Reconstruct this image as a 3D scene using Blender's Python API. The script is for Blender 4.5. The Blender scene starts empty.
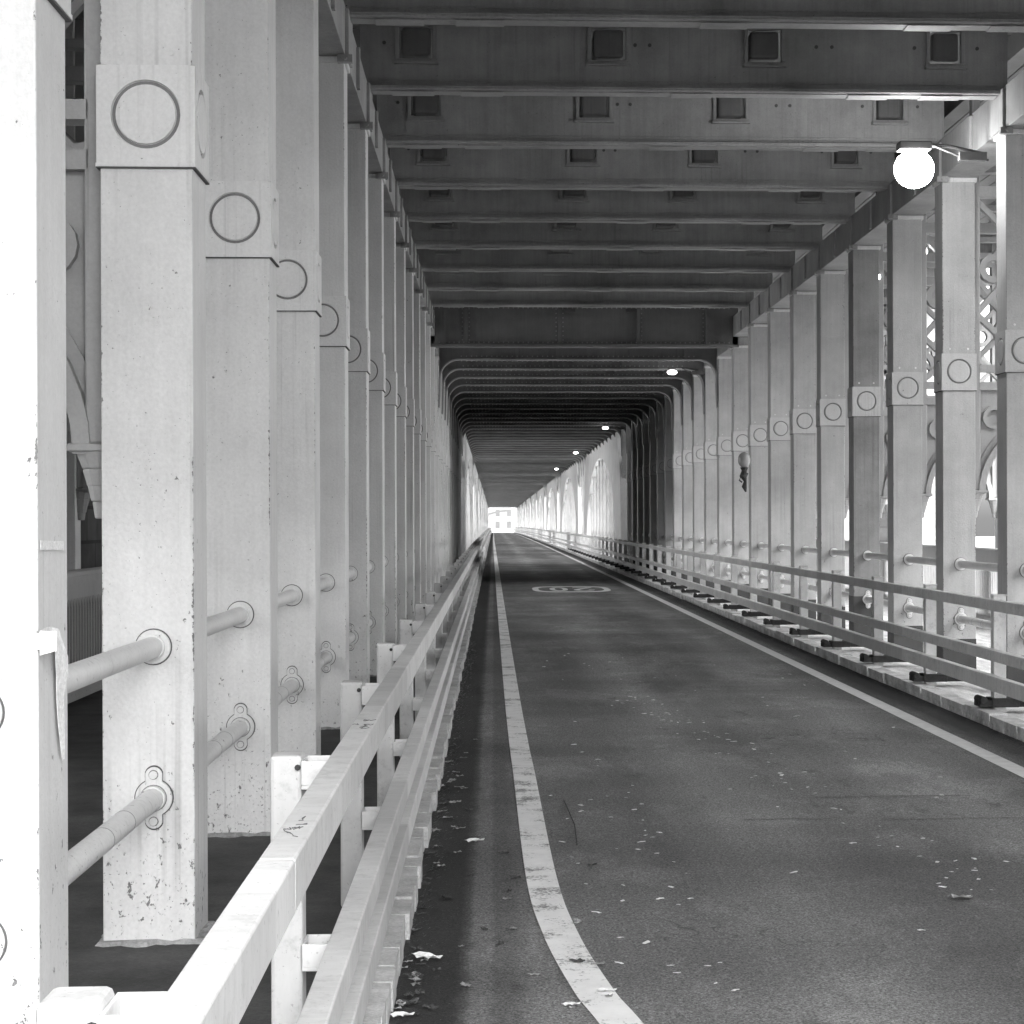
import bpy, bmesh, math, random
from math import sin, cos, pi, radians
from mathutils import Vector, Matrix
random.seed(11)
sc = bpy.context.scene
COL = sc.collection
EYE = 1.75
S = 2.69            # column spacing
Y0 = 5.24           # front of first column
XL, XR = -1.187, 4.896    # inner faces of the two column rows
CW = 0.36
NCOL = 150
YEND = Y0 + NCOL * S
def drop(y):
    return -0.95 * (max(y, 0.0) / 420.0) ** 2

# ------------------------------------------------------------------ materials
class NT:
    def __init__(s, name):
        s.m = bpy.data.materials.new(name); s.m.use_nodes = True
        s.t = s.m.node_tree; s.t.nodes.clear()
        s.out = s.n('ShaderNodeOutputMaterial'); s.b = s.n('ShaderNodeBsdfPrincipled')
        s.l(s.b.outputs[0], s.out.inputs[0])
    def n(s, ty, **kw):
        nd = s.t.nodes.new(ty)
        for k, v in kw.items():
            setattr(nd, k, v)
        return nd
    def l(s, a, b): s.t.links.new(a, b)
    def coord(s, scale=(1, 1, 1), world=False):
        if world:
            g = s.n('ShaderNodeNewGeometry').outputs['Position']
        else:
            g = s.n('ShaderNodeTexCoord').outputs['Object']
        mp = s.n('ShaderNodeMapping'); mp.inputs['Scale'].default_value = scale
        s.l(g, mp.inputs['Vector']); return mp.outputs[0]
    def noise(s, vec, scale, detail=4, rough=.6, dist=0):
        nd = s.n('ShaderNodeTexNoise'); nd.inputs['Scale'].default_value = scale
        nd.inputs['Detail'].default_value = detail; nd.inputs['Roughness'].default_value = rough
        nd.inputs['Distortion'].default_value = dist
        s.l(vec, nd.inputs['Vector']); return nd.outputs[0]
    def ramp(s, fac, a, b, ca=0.0, cb=1.0):
        r = s.n('ShaderNodeMapRange'); r.inputs[1].default_value = a; r.inputs[2].default_value = b
        r.inputs[3].default_value = ca; r.inputs[4].default_value = cb; s.l(fac, r.inputs[0]); return r.outputs[0]
    def math(s, op, a, b=None, clamp=False):
        m = s.n('ShaderNodeMath', operation=op, use_clamp=clamp)
        for i, v in enumerate((a, b)):
            if v is None: continue
            if isinstance(v, (int, float)): m.inputs[i].default_value = v
            else: s.l(v, m.inputs[i])
        return m.outputs[0]
    def mix(s, fac, a, b):
        m = s.n('ShaderNodeMix', data_type='FLOAT')
        for i, v in ((0, fac), (2, a), (3, b)):
            if isinstance(v, (int, float)): m.inputs[i].default_value = v
            else: s.l(v, m.inputs[i])
        return m.outputs[0]
    def bump(s, h, strength=.3, dist=.01):
        b = s.n('ShaderNodeBump'); b.inputs['Strength'].default_value = strength
        b.inputs['Distance'].default_value = dist; s.l(h, b.inputs['Height']); s.l(b.outputs[0], s.b.inputs['Normal'])
    def base(s, v):
        c = s.n('ShaderNodeCombineColor')
        for i in range(3):
            if isinstance(v, (int, float)): c.inputs[i].default_value = v
            else: s.l(v, c.inputs[i])
        s.l(c.outputs[0], s.b.inputs['Base Color'])
    def rough(s, v):
        if isinstance(v, (int, float)): s.b.inputs['Roughness'].default_value = v
        else: s.l(v, s.b.inputs['Roughness'])

def paint(name, base, chips=True, streak=.16, rough=.5, speck=.62, chiplow=0.0, edge=0):
    """old brushed gloss paint on iron: uneven tone, runs, small rust chips"""
    t = NT(name)
    wp = t.coord((1, 1, 1), True)
    big = t.noise(wp, 1.3, 5, .65)
    runs = t.noise(t.coord((22, 22, .7), True), 1.0, 4, .6)
    fine = t.noise(wp, 60, 3, .6)
    v = t.math('MULTIPLY', t.ramp(big, .25, .75, 1 - streak, 1 + streak * .6), base)
    v = t.math('MULTIPLY', v, t.ramp(runs, .3, .7, 1 - streak * .25, 1 + streak * .15))
    v = t.math('MULTIPLY', v, t.ramp(fine, .3, .7, .93, 1.04))
    st2 = t.math('MULTIPLY', t.math('MAXIMUM', t.ramp(t.noise(t.coord((34, 34, .45), True), 1, 3, .55), .56, .74, 0, 1), 0), t.math('MAXIMUM', t.ramp(t.noise(wp, .9, 3, .6), .45, .65, 0, 1), 0))
    v = t.math('MULTIPLY', v, t.ramp(st2, 0, 1, 1.0, .72))
    if chips:
        c1 = t.noise(t.coord((1, 1, .75), True), 26, 4, .72)
        c2 = t.noise(wp, 3.2, 3, .6)
        sepz = t.n('ShaderNodeSeparateXYZ'); t.l(wp, sepz.inputs[0])
        low = t.ramp(sepz.outputs[2], .1, 1.1, .075 + chiplow, 0)   # more stone chips where wheels throw grit
        low = t.math('MAXIMUM', low, 0)
        th = t.math('ADD', t.math('ADD', c1, t.ramp(c2, .4, .75, 0, .07)), low)
        chip = t.ramp(th, speck + .085, speck + .11, 0, 1)
        chip = t.math('MINIMUM', t.math('MAXIMUM', chip, 0), 1)
        pit = t.math('ADD', t.noise(wp, 75, 2, .6), t.math('MULTIPLY', low, .6))
        pit = t.math('ADD', pit, t.ramp(t.noise(wp, 1.7, 3, .6), .4, .7, -.02, .03))
        pit = t.math('MINIMUM', t.math('MAXIMUM', t.ramp(pit, .715, .74, 0, .8), 0), .8)
        chip = t.math('MAXIMUM', chip, pit)
        if edge:    # paint lost along the arrises
            ob = t.n('ShaderNodeTexCoord').outputs['Object']; so_ = t.n('ShaderNodeSeparateXYZ'); t.l(ob, so_.inputs[0])
            mn = t.math('MINIMUM', t.math('ABSOLUTE', so_.outputs[0]), t.math('ABSOLUTE', so_.outputs[1]))
            em = t.math('MINIMUM', t.math('MAXIMUM', t.ramp(mn, edge - .016, edge - .001, 0, .30), 0), .30)
            gate = t.ramp(t.noise(wp, 1.1, 3, .6), .42, .68, -.16, .10)
            e = t.math('ADD', t.math('ADD', em, gate), t.noise(t.coord((1, 1, .8), True), 48, 4, .7))
            e = t.math('MULTIPLY', t.math('MINIMUM', t.math('MAXIMUM', t.ramp(e, .79, .83, 0, 1), 0), 1), t.math('GREATER_THAN', em, .01))
            chip = t.math('MAXIMUM', chip, e)
        v = t.mix(chip, v, base * .28)
        t.bump(t.math('SUBTRACT', t.math('ADD', t.math('MULTIPLY', fine, .35), t.math('MULTIPLY', big, .6)), t.math('MULTIPLY', chip, .5)), .8, .008)
    else:
        t.bump(t.math('ADD', t.math('MULTIPLY', fine, .4), big), .35, .005)
    t.base(v); t.rough(t.ramp(fine, .3, .7, rough - .06, rough + .1))
    t.b.inputs['Specular IOR Level'].default_value = .35
    return t.m

M = {}
M['iron'] = paint('painted_iron', .68)
M['shaft'] = paint('painted_iron_shaft', .69, edge=.18)
M['shaft_right'] = paint('darker_iron_shaft', .43, streak=.26, edge=.18)  # right row gets a darker, more uneven base than the left
M['block_right'] = paint('darker_iron_block', .50, speck=.64, streak=.14)
M['shaft_darkest'] = paint('darkest_iron_shaft', .26, streak=.4, edge=.18)  # lowest shaft tone, for a single column of the right row
M['tar'] = paint('tarred_iron', .05, chips=False, streak=.3)
M['iron_block'] = paint('painted_iron_block', .72, speck=.64, streak=.08)
M['iron_dull'] = paint('painted_iron_dull', .36, chips=True, speck=.66)
M['iron_frame'] = paint('painted_iron_frame', .34, chips=False)
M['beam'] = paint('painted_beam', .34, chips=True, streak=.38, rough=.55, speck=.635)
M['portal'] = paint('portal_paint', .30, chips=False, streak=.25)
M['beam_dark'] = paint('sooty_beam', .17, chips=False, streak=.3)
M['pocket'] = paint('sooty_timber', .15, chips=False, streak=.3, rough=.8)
M['rib'] = paint('painted_rib', .8, chips=False)
M['groove'] = paint('dirt_and_shade_groove', .2, chips=False)
M['seam'] = paint('rust_and_shadow_seam', .11, chips=False, rough=.8)

# galvanised / painted barrier rail: lengths of slightly different tone
def rail_mat(name, base):
    t = NT(name); wp = t.coord((1, 1, 1), True)
    sep = t.n('ShaderNodeSeparateXYZ'); t.l(wp, sep.inputs[0])
    seg = t.math('FLOOR', t.math('DIVIDE', t.math('ADD', sep.outputs[1], 1.2), 5.38))
    wn = t.n('ShaderNodeTexWhiteNoise', noise_dimensions='1D'); t.l(seg, wn.inputs['W'])
    seg2 = t.math('FLOOR', t.math('DIVIDE', sep.outputs[1], 1.9))
    wn2 = t.n('ShaderNodeTexWhiteNoise', noise_dimensions='1D'); t.l(seg2, wn2.inputs['W'])
    big = t.noise(wp, 2.2, 5, .65)
    st = t.noise(t.coord((7, 26, 1.6), True), 1, 5, .75)
    sc_ = t.noise(t.coord((14, 5, 30), True), 2, 5, .75, .6)
    v = t.math('MULTIPLY', t.ramp(wn.outputs[0], 0, 1, .85, 1.1), base)
    v = t.math('MULTIPLY', v, t.ramp(wn2.outputs[0], 0, 1, .9, 1.05))
    v = t.math('MULTIPLY', v, t.ramp(big, .3, .7, .86, 1.08))
    v = t.math('MULTIPLY', v, t.ramp(st, .3, .7, .9, 1.06))
    scr = t.math('MINIMUM', t.math('MAXIMUM', t.ramp(sc_, .69, .72, 0, 1), 0), 1)
    v = t.mix(t.math('MULTIPLY', scr, .75), v, base * .42)
    gr = t.math('ADD', t.noise(wp, 14, 6, .78), t.ramp(t.noise(wp, 1.6, 3, .6), .35, .7, -.05, .06))
    v = t.mix(t.math('MINIMUM', t.math('MAXIMUM', t.ramp(gr, .52, .70, 0, .55), 0), .55), v, base * .5)
    dots = t.math('MINIMUM', t.math('MAXIMUM', t.ramp(t.noise(wp, 70, 3, .6), .66, .70, 0, .6), 0), .6)
    v = t.mix(dots, v, base * .35)
    t.base(v); t.rough(.5); t.b.inputs['Specular IOR Level'].default_value = .4
    t.bump(t.math('ADD', st, t.math('MULTIPLY', scr, -.6)), .25, .004)
    return t.m
M['rail'] = rail_mat('barrier_paint', .64)
M['rail_dark'] = rail_mat('barrier_paint_weathered', .7)
M['post'] = rail_mat('barrier_post_paint', .54)

# asphalt
t = NT('asphalt'); wp = t.coord((1, 1, 1), True)
sep = t.n('ShaderNodeSeparateXYZ'); t.l(wp, sep.inputs[0])
ag = t.noise(wp, 90, 3, .8); ag2 = t.noise(wp, 30, 4, .75)
patch = t.noise(t.coord((.55, .18, 1), True), 1.0, 5, .55, .3)
band = t.noise(t.coord((.12, .55, 1), True), 1.0, 3, .5)
tr = t.noise(t.coord((1.6, .07, 1), True), 1.0, 4, .6)
v = t.math('MULTIPLY', t.ramp(patch, .3, .7, .7, 1.4), .14)
v = t.math('MULTIPLY', v, t.ramp(band, .35, .65, .82, 1.18))
v = t.math('MULTIPLY', v, t.ramp(tr, .3, .7, .86, 1.16))
X = sep.outputs[0]
X = t.math('ADD', X, t.math('MULTIPLY', t.math('SUBTRACT', t.noise(t.coord((1, 1, 1), True), 6, 5, .7), .5), .10))
def bandx(x0, x1, soft):
    a = t.math('MINIMUM', t.math('MAXIMUM', t.ramp(X, x0 - soft, x0 + soft, 0, 1), 0), 1)
    b = t.math('MINIMUM', t.math('MAXIMUM', t.ramp(X, x1 - soft, x1 + soft, 1, 0), 0), 1)
    return t.math('MULTIPLY', a, b)
# polished wheel track across the lane, worn pale by traffic
wob = t.math('MULTIPLY', t.math('SUBTRACT', t.noise(t.coord((.0, .12, 0), True), 1, 2, .5), .5), .8)
Xo = X
X = t.math('ADD', Xo, wob)
track = t.math('ADD', bandx(1.2, 1.65, .28), t.math('MULTIPLY', bandx(2.75, 3.2, .25), .8))
X = Xo
v = t.math('MULTIPLY', v, t.ramp(track, 0, 1, 1.0, 1.6))
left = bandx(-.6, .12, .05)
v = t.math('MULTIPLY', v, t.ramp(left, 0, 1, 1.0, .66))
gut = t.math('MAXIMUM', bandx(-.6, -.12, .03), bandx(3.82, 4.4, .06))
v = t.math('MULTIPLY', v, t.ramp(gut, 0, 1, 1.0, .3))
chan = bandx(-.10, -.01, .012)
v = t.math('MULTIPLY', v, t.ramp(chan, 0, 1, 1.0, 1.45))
sp = t.math('MULTIPLY', t.ramp(ag, .35, .68, .2, 2.1), t.ramp(ag2, .3, .7, .6, 1.4))
v = t.math('MULTIPLY', v, sp)
flk = t.math('MINIMUM', t.math('MAXIMUM', t.ramp(t.noise(wp, 75, 2, .5), .70, .73, 0, 1), 0), 1)
v = t.mix(t.math('MULTIPLY', flk, .6), v, .35)
sep2 = t.n('ShaderNodeSeparateXYZ'); t.l(wp, sep2.inputs[0])
pt = t.noise(t.coord((.9, .45, 1), True), 1.3, 6, .72, .4)
v = t.math('MULTIPLY', v, t.math('MINIMUM', t.math('MAXIMUM', t.ramp(pt, .52, .60, 1.0, 1.30), 1.0), 1.30))
ol = t.noise(t.coord((1.2, .5, 1), True), 2.1, 5, .7)
v = t.math('MULTIPLY', v, t.math('MINIMUM', t.math('MAXIMUM', t.ramp(ol, .60, .68, 1.0, .68), .68), 1.0))
crn = t.n('ShaderNodeTexVoronoi', feature='DISTANCE_TO_EDGE'); crn.inputs['Scale'].default_value = .45
wv = t.n('ShaderNodeVectorMath', operation='ADD'); nn = t.n('ShaderNodeTexNoise'); nn.inputs['Scale'].default_value = 2.5
t.l(wp, nn.inputs['Vector']); t.l(wp, wv.inputs[0]); t.l(nn.outputs['Color'], wv.inputs[1]); t.l(wv.outputs[0], crn.inputs['Vector'])
crk = t.math('MULTIPLY', t.math('MINIMUM', t.math('MAXIMUM', t.ramp(crn.outputs[0], 0, .006, 1, 0), 0), 1),
             t.math('MINIMUM', t.math('MAXIMUM', t.ramp(t.noise(wp, .35, 2, .5), .5, .6, 0, 1), 0), 1))
v = t.mix(t.math('MULTIPLY', crk, .6), v, .02)
t.base(v); t.rough(t.ramp(patch, .3, .7, .62, .78)); t.b.inputs['Specular IOR Level'].default_value = .35
t.bump(t.math('ADD', ag, t.math('MULTIPLY', ag2, .8)), .7, .006)
M['asphalt'] = t.m

def rough_mat(name, base, sc1=3, contrast=.3, fine=60, rough=.85, bump=.5, stretch=(1, 1, 1)):
    t = NT(name); wp = t.coord(stretch, True)
    a = t.noise(wp, sc1, 6, .65); b = t.noise(wp, fine, 4, .7)
    v = t.math('MULTIPLY', t.ramp(a, .3, .7, 1 - contrast, 1 + contrast), base)
    v = t.math('MULTIPLY', v, t.ramp(b, .3, .7, .75, 1.2))
    t.base(v); t.rough(rough); t.bump(t.math('ADD', a, b), bump, .008); t.b.inputs['Specular IOR Level'].default_value = .3
    return t.m
M['footway'] = rough_mat('damp_footway', .065, 2.0, .45)
M['verge'] = rough_mat('bleached_boards', .72, 2.5, .35, 40, stretch=(3, .6, 1))
M['kerb'] = rough_mat('kerb_stone', .48, 4, .3, 70)
M['kerb_r'] = rough_mat('kerb_stone_right', .6, 4, .4, 70)
M['dark'] = rough_mat('dark_rubber', .045, 5, .4)
M['ground'] = rough_mat('ground', .5, .02, .3, .3, bump=0)
M['mortar'] = rough_mat('mortar', .3, 9, .35)
M['leaf'] = rough_mat('dry_leaf', .3, 30, .4)
M['leaf_dark'] = rough_mat('wet_leaf', .06, 30, .4)
M['scrap'] = rough_mat('dry_petal', .85, 30, .2, 90)
M['litter'] = rough_mat('white_paper', .75, 30, .12, 90)
M['tape'] = rough_mat('white_tape', .8, 20, .08, 90, rough=.4)
M['far_house'] = rough_mat('pale_render', .19, .3, .15, 5)
M['far_trim'] = rough_mat('slate', .10, .3, .15, 5)
# masonry
t = NT('stone_masonry'); 
g = t.n('ShaderNodeNewGeometry'); s2 = t.n('ShaderNodeSeparateXYZ'); t.l(g.outputs['Position'], s2.inputs[0])
cx = t.n('ShaderNodeCombineXYZ'); t.l(t.math('ADD', s2.outputs[0], s2.outputs[1]), cx.inputs[0]); t.l(s2.outputs[2], cx.inputs[1])
br = t.n('ShaderNodeTexBrick'); br.inputs['Scale'].default_value = 1.0; br.inputs['Brick Width'].default_value = .9
br.inputs['Row Height'].default_value = .38; br.inputs['Mortar Size'].default_value = .02
br.inputs['Color1'].default_value = (.09,) * 3 + (1,); br.inputs['Color2'].default_value = (.05,) * 3 + (1,); br.inputs['Mortar'].default_value = (.03,) * 3 + (1,)
t.l(cx.outputs[0], br.inputs['Vector'])
bw = t.n('ShaderNodeRGBToBW'); t.l(br.outputs[0], bw.inputs[0])
v = t.math('MULTIPLY', bw.outputs[0], t.ramp(t.noise(t.coord((1, 1, 1), True), 3, 5), .3, .7, .7, 1.3))
t.base(v); t.rough(.9); t.bump(v, .6, .03); M['stone'] = t.m
# worn road paint
t = NT('worn_road_paint'); wp = t.coord((1, 1, 1), True)
a = t.noise(wp, 3.5, 4, .6); b = t.noise(t.coord((1, .8, 1), True), 55, 4, .8); c = t.noise(t.coord((4, 40, 1), True), 1, 4, .7)
w = t.math('ADD', t.math('ADD', t.math('MULTIPLY', a, .55), t.math('MULTIPLY', b, .45)), t.math('MULTIPLY', t.math('SUBTRACT', c, .5), .2))
wear = t.math('MINIMUM', t.math('MAXIMUM', t.ramp(w, .53, .59, 0, 1), 0), 1)
v = t.mix(t.math('MULTIPLY', wear, .85), t.ramp(t.noise(wp, 8, 4), .3, .7, .78, .9), .12)
t.base(v); t.rough(.6); t.bump(t.math('SUBTRACT', b, wear), .4, .004); M['line'] = t.m
t = NT('road_paint'); t.base(t.ramp(t.noise(t.coord((1, 1, 1), True), 9, 5, .7), .35, .65, .74, .9)); t.rough(.6); M['roundel'] = t.m
t = NT('faded_road_paint'); wp = t.coord((1, 1, 1), True)
wear = t.math('MINIMUM', t.math('MAXIMUM', t.ramp(t.noise(wp, 20, 5, .8), .45, .55, 0, 1), 0), 1)
t.base(t.mix(wear, .2, .085)); t.rough(.7); M['line_faded'] = t.m

def emit(name, strength):
    t = NT(name); t.base(.8); t.b.inputs['Emission Color'].default_value = (1, 1, 1, 1)
    t.b.inputs['Emission Strength'].default_value = strength; return t.m
M['lamp_big'] = emit('lit_flood_glass', 14)
M['lamp'] = emit('lit_lamp_glass', 4.5)
t = NT('opal_glass'); t.base(.3); t.rough(.2); M['globe'] = t.m

# ------------------------------------------------------------------ mesh building
class MB:
    def __init__(s): s.v = []; s.f = []
    def add(s, vs, fs):
        o = len(s.v); s.v += [tuple(p) for p in vs]; s.f += [tuple(i + o for i in f) for f in fs]; return s
    def box(s, x0, x1, y0, y1, z0, z1):
        vs = [(x, y, z) for z in (z0, z1) for y in (y0, y1) for x in (x0, x1)]
        return s.add(vs, [(0, 2, 3, 1), (4, 5, 7, 6), (0, 1, 5, 4), (2, 6, 7, 3), (0, 4, 6, 2), (1, 3, 7, 5)])
    def tube(s, pts, r, n=12, cap=True):
        pts = [Vector(p) for p in pts]; rr = r if isinstance(r, (list, tuple)) else [r] * len(pts)
        rings = []
        up0 = Vector((0, 0, 1))
        for i, p in enumerate(pts):
            d = (pts[min(i + 1, len(pts) - 1)] - pts[max(i - 1, 0)]).normalized()
            u = up0 if abs(d.z) < .95 else Vector((1, 0, 0))
            a = d.cross(u).normalized(); b = a.cross(d).normalized()
            rings.append([p + (a * cos(2 * pi * k / n) + b * sin(2 * pi * k / n)) * rr[i] for k in range(n)])
        vs = [q for r_ in rings for q in r_]; fs = []
        for i in range(len(pts) - 1):
            for k in range(n):
                k2 = (k + 1) % n
                fs.append((i * n + k, i * n + k2, (i + 1) * n + k2, (i + 1) * n + k))
        if cap:
            fs.append(tuple(range(n - 1, -1, -1))); fs.append(tuple((len(pts) - 1) * n + k for k in range(n)))
        return s.add(vs, fs)
    def bar(s, a, b, wx, wy):
        """straight bar from a to b in an XZ plane, wx thick in-plane, wy thick in Y"""
        a, b = Vector(a), Vector(b); d = (b - a).normalized(); n = Vector((-d.z, 0, d.x)) * wx / 2; h = Vector((0, wy / 2, 0))
        vs = [a - n - h, a + n - h, b + n - h, b - n - h, a - n + h, a + n + h, b + n + h, b - n + h]
        return s.add(vs, [(0, 1, 2, 3), (7, 6, 5, 4), (0, 4, 5, 1), (1, 5, 6, 2), (2, 6, 7, 3), (3, 7, 4, 0)])
    def strip2(s, inner, outer, y0, y1):
        """solid between two XZ polylines"""
        n = len(inner); vs = []
        for y in (y0, y1):
            vs += [(p[0], y, p[1]) for p in inner]; vs += [(p[0], y, p[1]) for p in outer]
        fs = []
        for i in range(n - 1):
            fs += [(i, i + 1, n + i + 1, n + i), (2 * n + i, 3 * n + i, 3 * n + i + 1, 2 * n + i + 1),
                   (i, 2 * n + i, 2 * n + i + 1, i + 1), (n + i, n + i + 1, 3 * n + i + 1, 3 * n + i)]
        fs += [(0, n, 3 * n, 2 * n), (n - 1, 3 * n - 1, 4 * n - 1, 2 * n - 1)]
        return s.add(vs, fs)
    def ring(s, cx, cz, r0, r1, y0, y1, n=24):
        a = [2 * pi * k / n for k in range(n + 1)]
        return s.strip2([(cx + r0 * cos(t), cz + r0 * sin(t)) for t in a], [(cx + r1 * cos(t), cz + r1 * sin(t)) for t in a], y0, y1)
    def prism(s, outline, y0, y1):
        n = len(outline); vs = [(x, y0, z) for x, z in outline] + [(x, y1, z) for x, z in outline]
        fs = [tuple(range(n - 1, -1, -1)), tuple(range(n, 2 * n))] + [(i, (i + 1) % n, n + (i + 1) % n, n + i) for i in range(n)]
        return s.add(vs, fs)
    def mesh(s, name, mat, smooth=False):
        me = bpy.data.meshes.new(name); me.from_pydata(s.v, [], s.f); me.materials.append(mat)
        bm = bmesh.new(); bm.from_mesh(me); bmesh.ops.recalc_face_normals(bm, faces=bm.faces); bm.to_mesh(me); bm.free()
        if smooth:
            me.polygons.foreach_set('use_smooth', [True] * len(me.polygons))
            try: me.set_sharp_from_angle(angle=radians(40))
            except Exception: pass
        return me
    def build(s, name, mat, parent=None, smooth=False, bevel=0):
        o = bpy.data.objects.new(name, s.mesh(name, mat, smooth)); COL.objects.link(o)
        if parent: o.parent = parent
        if bevel:
            m = o.modifiers.new('bevel', 'BEVEL'); m.width = bevel; m.segments = 2; m.limit_method = 'ANGLE'
        return o
def tag(o, label=None, cat=None, group=None, kind=None):
    for k, v in (('label', label), ('category', cat), ('group', group), ('kind', kind)):
        if v: o[k] = v
    if label and not kind: o['kind'] = 'thing'
    return o
def empty(name, loc):
    o = bpy.data.objects.new(name, None); COL.objects.link(o); o.location = loc; o.empty_display_size = .1; return o
def copy_tree(o, parent=None):
    c = o.copy(); COL.objects.link(c); c.parent = parent
    for ch in list(o.children): copy_tree(ch, c)
    return c
def struct(mb, name, mat): return tag(mb.build(name, mat), kind='structure')
ORD = ['first', 'second', 'third', 'fourth', 'fifth', 'sixth', 'seventh', 'eighth', 'ninth', 'tenth', 'eleventh', 'twelfth',
       'thirteenth', 'fourteenth', 'fifteenth', 'sixteenth', 'seventeenth', 'eighteenth', 'nineteenth', 'twentieth',
       'twenty-first', 'twenty-second', 'twenty-third', 'twenty-fourth', 'twenty-fifth', 'twenty-sixth']
YS = [-60, -20, 0, 20, 40, 60, 80] + list(range(100, int(YEND) + 20, 20))
def sheet(x0, x1, z, name, mat, ys=YS, thick=None):
    mb = MB()
    vs = []
    for y in ys: vs += [(x0, y, z + drop(y)), (x1, y, z + drop(y))]
    mb.add(vs, [(2 * i, 2 * i + 1, 2 * i + 3, 2 * i + 2) for i in range(len(ys) - 1)])
    if thick:
        vs2 = [(x, y, q - thick) for x, y, q in vs]; mb.add(vs2, [(2 * i, 2 * i + 2, 2 * i + 3, 2 * i + 1) for i in range(len(ys) - 1)])
    return mb

# ------------------------------------------------------------------ setting: ground, road, verges
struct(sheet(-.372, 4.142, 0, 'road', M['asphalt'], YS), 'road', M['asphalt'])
g = MB(); g.add([(-3000, -3000, -26), (3000, -3000, -26), (3000, 3000, -26), (-3000, 3000, -26)], [(0, 1, 2, 3)])
struct(g, 'ground', M['ground'])
g = MB(); g.add([(-60, -120, -.03), (60, -120, -.03), (60, 3.0, -.03), (-60, 3.0, -.03), (-60, 3.0, -26), (60, 3.0, -26)], [(0, 1, 2, 3), (3, 2, 5, 4)])
struct(g, 'approach_ground', M['footway'])
g = MB(); g.add([(-60, YEND + 4, -1.05), (60, YEND + 4, -1.05), (60, 900, -1.8), (-60, 900, -1.8)], [(0, 1, 2, 3)])
struct(g, 'far_street', M['ground'])
VY = [-20, 0, 20, 40, 60, 80] + list(range(100, int(YEND) + 20, 20))
struct(sheet(-4.3, -.47, .077, 'f', M['footway'], VY), 'footway_left', M['footway'])
struct(sheet(4.27, 5.25, .077, 'f', M['verge'], VY), 'boarded_verge', M['verge'])
struct(sheet(5.25, 8.1, .073, 'f', M['verge'], VY), 'footway_right', M['verge'])
# bridge slab body under all of it
mb = MB()
for a, b in zip(VY[:-1], VY[1:]): 
    if b > 3: mb.box(-4.35, 8.15, max(a, 3.02), b, -.7 + drop(b), -.06 + drop(b))
struct(mb, 'deck_slab', M['stone'])

# kerbs: left = short blocks with ragged edge, right = long blocks with drain notches
mb = MB(); y = -2.0
while y < YEND:
    L = random.uniform(.24, .34) if y < 90 else 2.6
    j = random.uniform(-.014, .014) if y < 90 else 0
    d = drop(y)
    mb.box(-.50, -.365 + j, y, y + L - .014, -.05 + d, .11 + random.uniform(-.006, .008) + d)
    y += L
struct(mb, 'kerb_left', M['kerb'])
mb = MB(); y = 2.0
while y < YEND:
    L = .9 if y < 100 else 5.0
    d = drop(y); j = random.uniform(-.012, .012)
    mb.box(4.135 + j, 4.30, y, y + L - random.choice((.02, .03, .08)), .05 + d, .112 + d + random.uniform(-.012, .006))
    if y < 100:
        k = 0; yy = y
        while yy < y + L - .05:
            w = random.uniform(.05, .09); mb.box(4.14 + j, 4.25, yy, yy + w, -.04 + d, .05 + d); yy += w + random.choice((.02, .04, .045))
    else: mb.box(4.14, 4.25, y, y + L - .02, -.04 + d, .05 + d)
    y += L
struct(mb, 'kerb_right', M['kerb_r'])

# ------------------------------------------------------------------ road markings
def ribbon(path, w, z=.004):
    mb = MB(); vs = []
    for i, (x, y) in enumerate(path):
        a = Vector(path[max(i - 1, 0)]); b = Vector(path[min(i + 1, len(path) - 1)]); d = (b - a).normalized()
        nx, ny = d.y, -d.x; ww = w[i] if isinstance(w, list) else w
        vs += [(x - nx * ww / 2, y - ny * ww / 2, z + drop(y)), (x + nx * ww / 2, y + ny * ww / 2, z + drop(y))]
    mb.add(vs, [(2 * i, 2 * i + 1, 2 * i + 3, 2 * i + 2) for i in range(len(path) - 1)])
    return mb
def smooth_path(pts, n=8):
    out = []
    for i in range(len(pts) - 1):
        p0 = Vector(pts[max(i - 1, 0)]); p1 = Vector(pts[i]); p2 = Vector(pts[i + 1]); p3 = Vector(pts[min(i + 2, len(pts) - 1)])
        for k in range(n):
            u = k / n
            out.append(tuple(.5 * ((2 * p1) + (p2 - p0) * u + (2 * p0 - 5 * p1 + 4 * p2 - p3) * u * u + (3 * p1 - p0 - 3 * p2 + p3) * u ** 3)))
    out.append(pts[-1]); return out
LP = [(1.6, 3.2), (.95, 4.6), (.60, 5.8), (.425, 6.93), (.359, 7.4), (.275, 8.39), (.226, 9.8), (.204, 13.7), (.19, 15.8), (.172, 21.7),
      (.14, 43), (.10, 80), (.05, 130), (.0, 200), (.0, 300), (0, YEND)]
tag(ribbon(smooth_path(LP), .15).build('edge_line', M['line']), 'worn white painted edge line curving beside the left gutter', 'road marking')
tag(ribbon([(3.63, y) for y in [5, 10] + YS[3:]], .15).build('edge_line', M['roundel']), 'straight white painted edge line along the right kerb', 'road marking')
tag(ribbon([(2.2, 57), (3.55, 57.2)], .22).build('cross_line', M['line_faded']), 'thin faded white line across the road beyond the oval', 'road marking')
tag(ribbon([(3.2, 60), (3.45, 82)], .34).build('old_edge_line', M['line_faded']), 'faded ghost of an older edge line far along the right', 'road marking')
def stroke(mb, pts, w, cx, cy, z=.004):
    r = ribbon([(cx - px, cy - py) for px, py in pts], w, z); mb.add(r.v, r.f)
root = empty('speed_roundel', (0, 0, 0))
tag(root, 'white painted speed oval with 20 upside down on the road', 'road marking')
CX, CY = 1.95, 50.2
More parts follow.
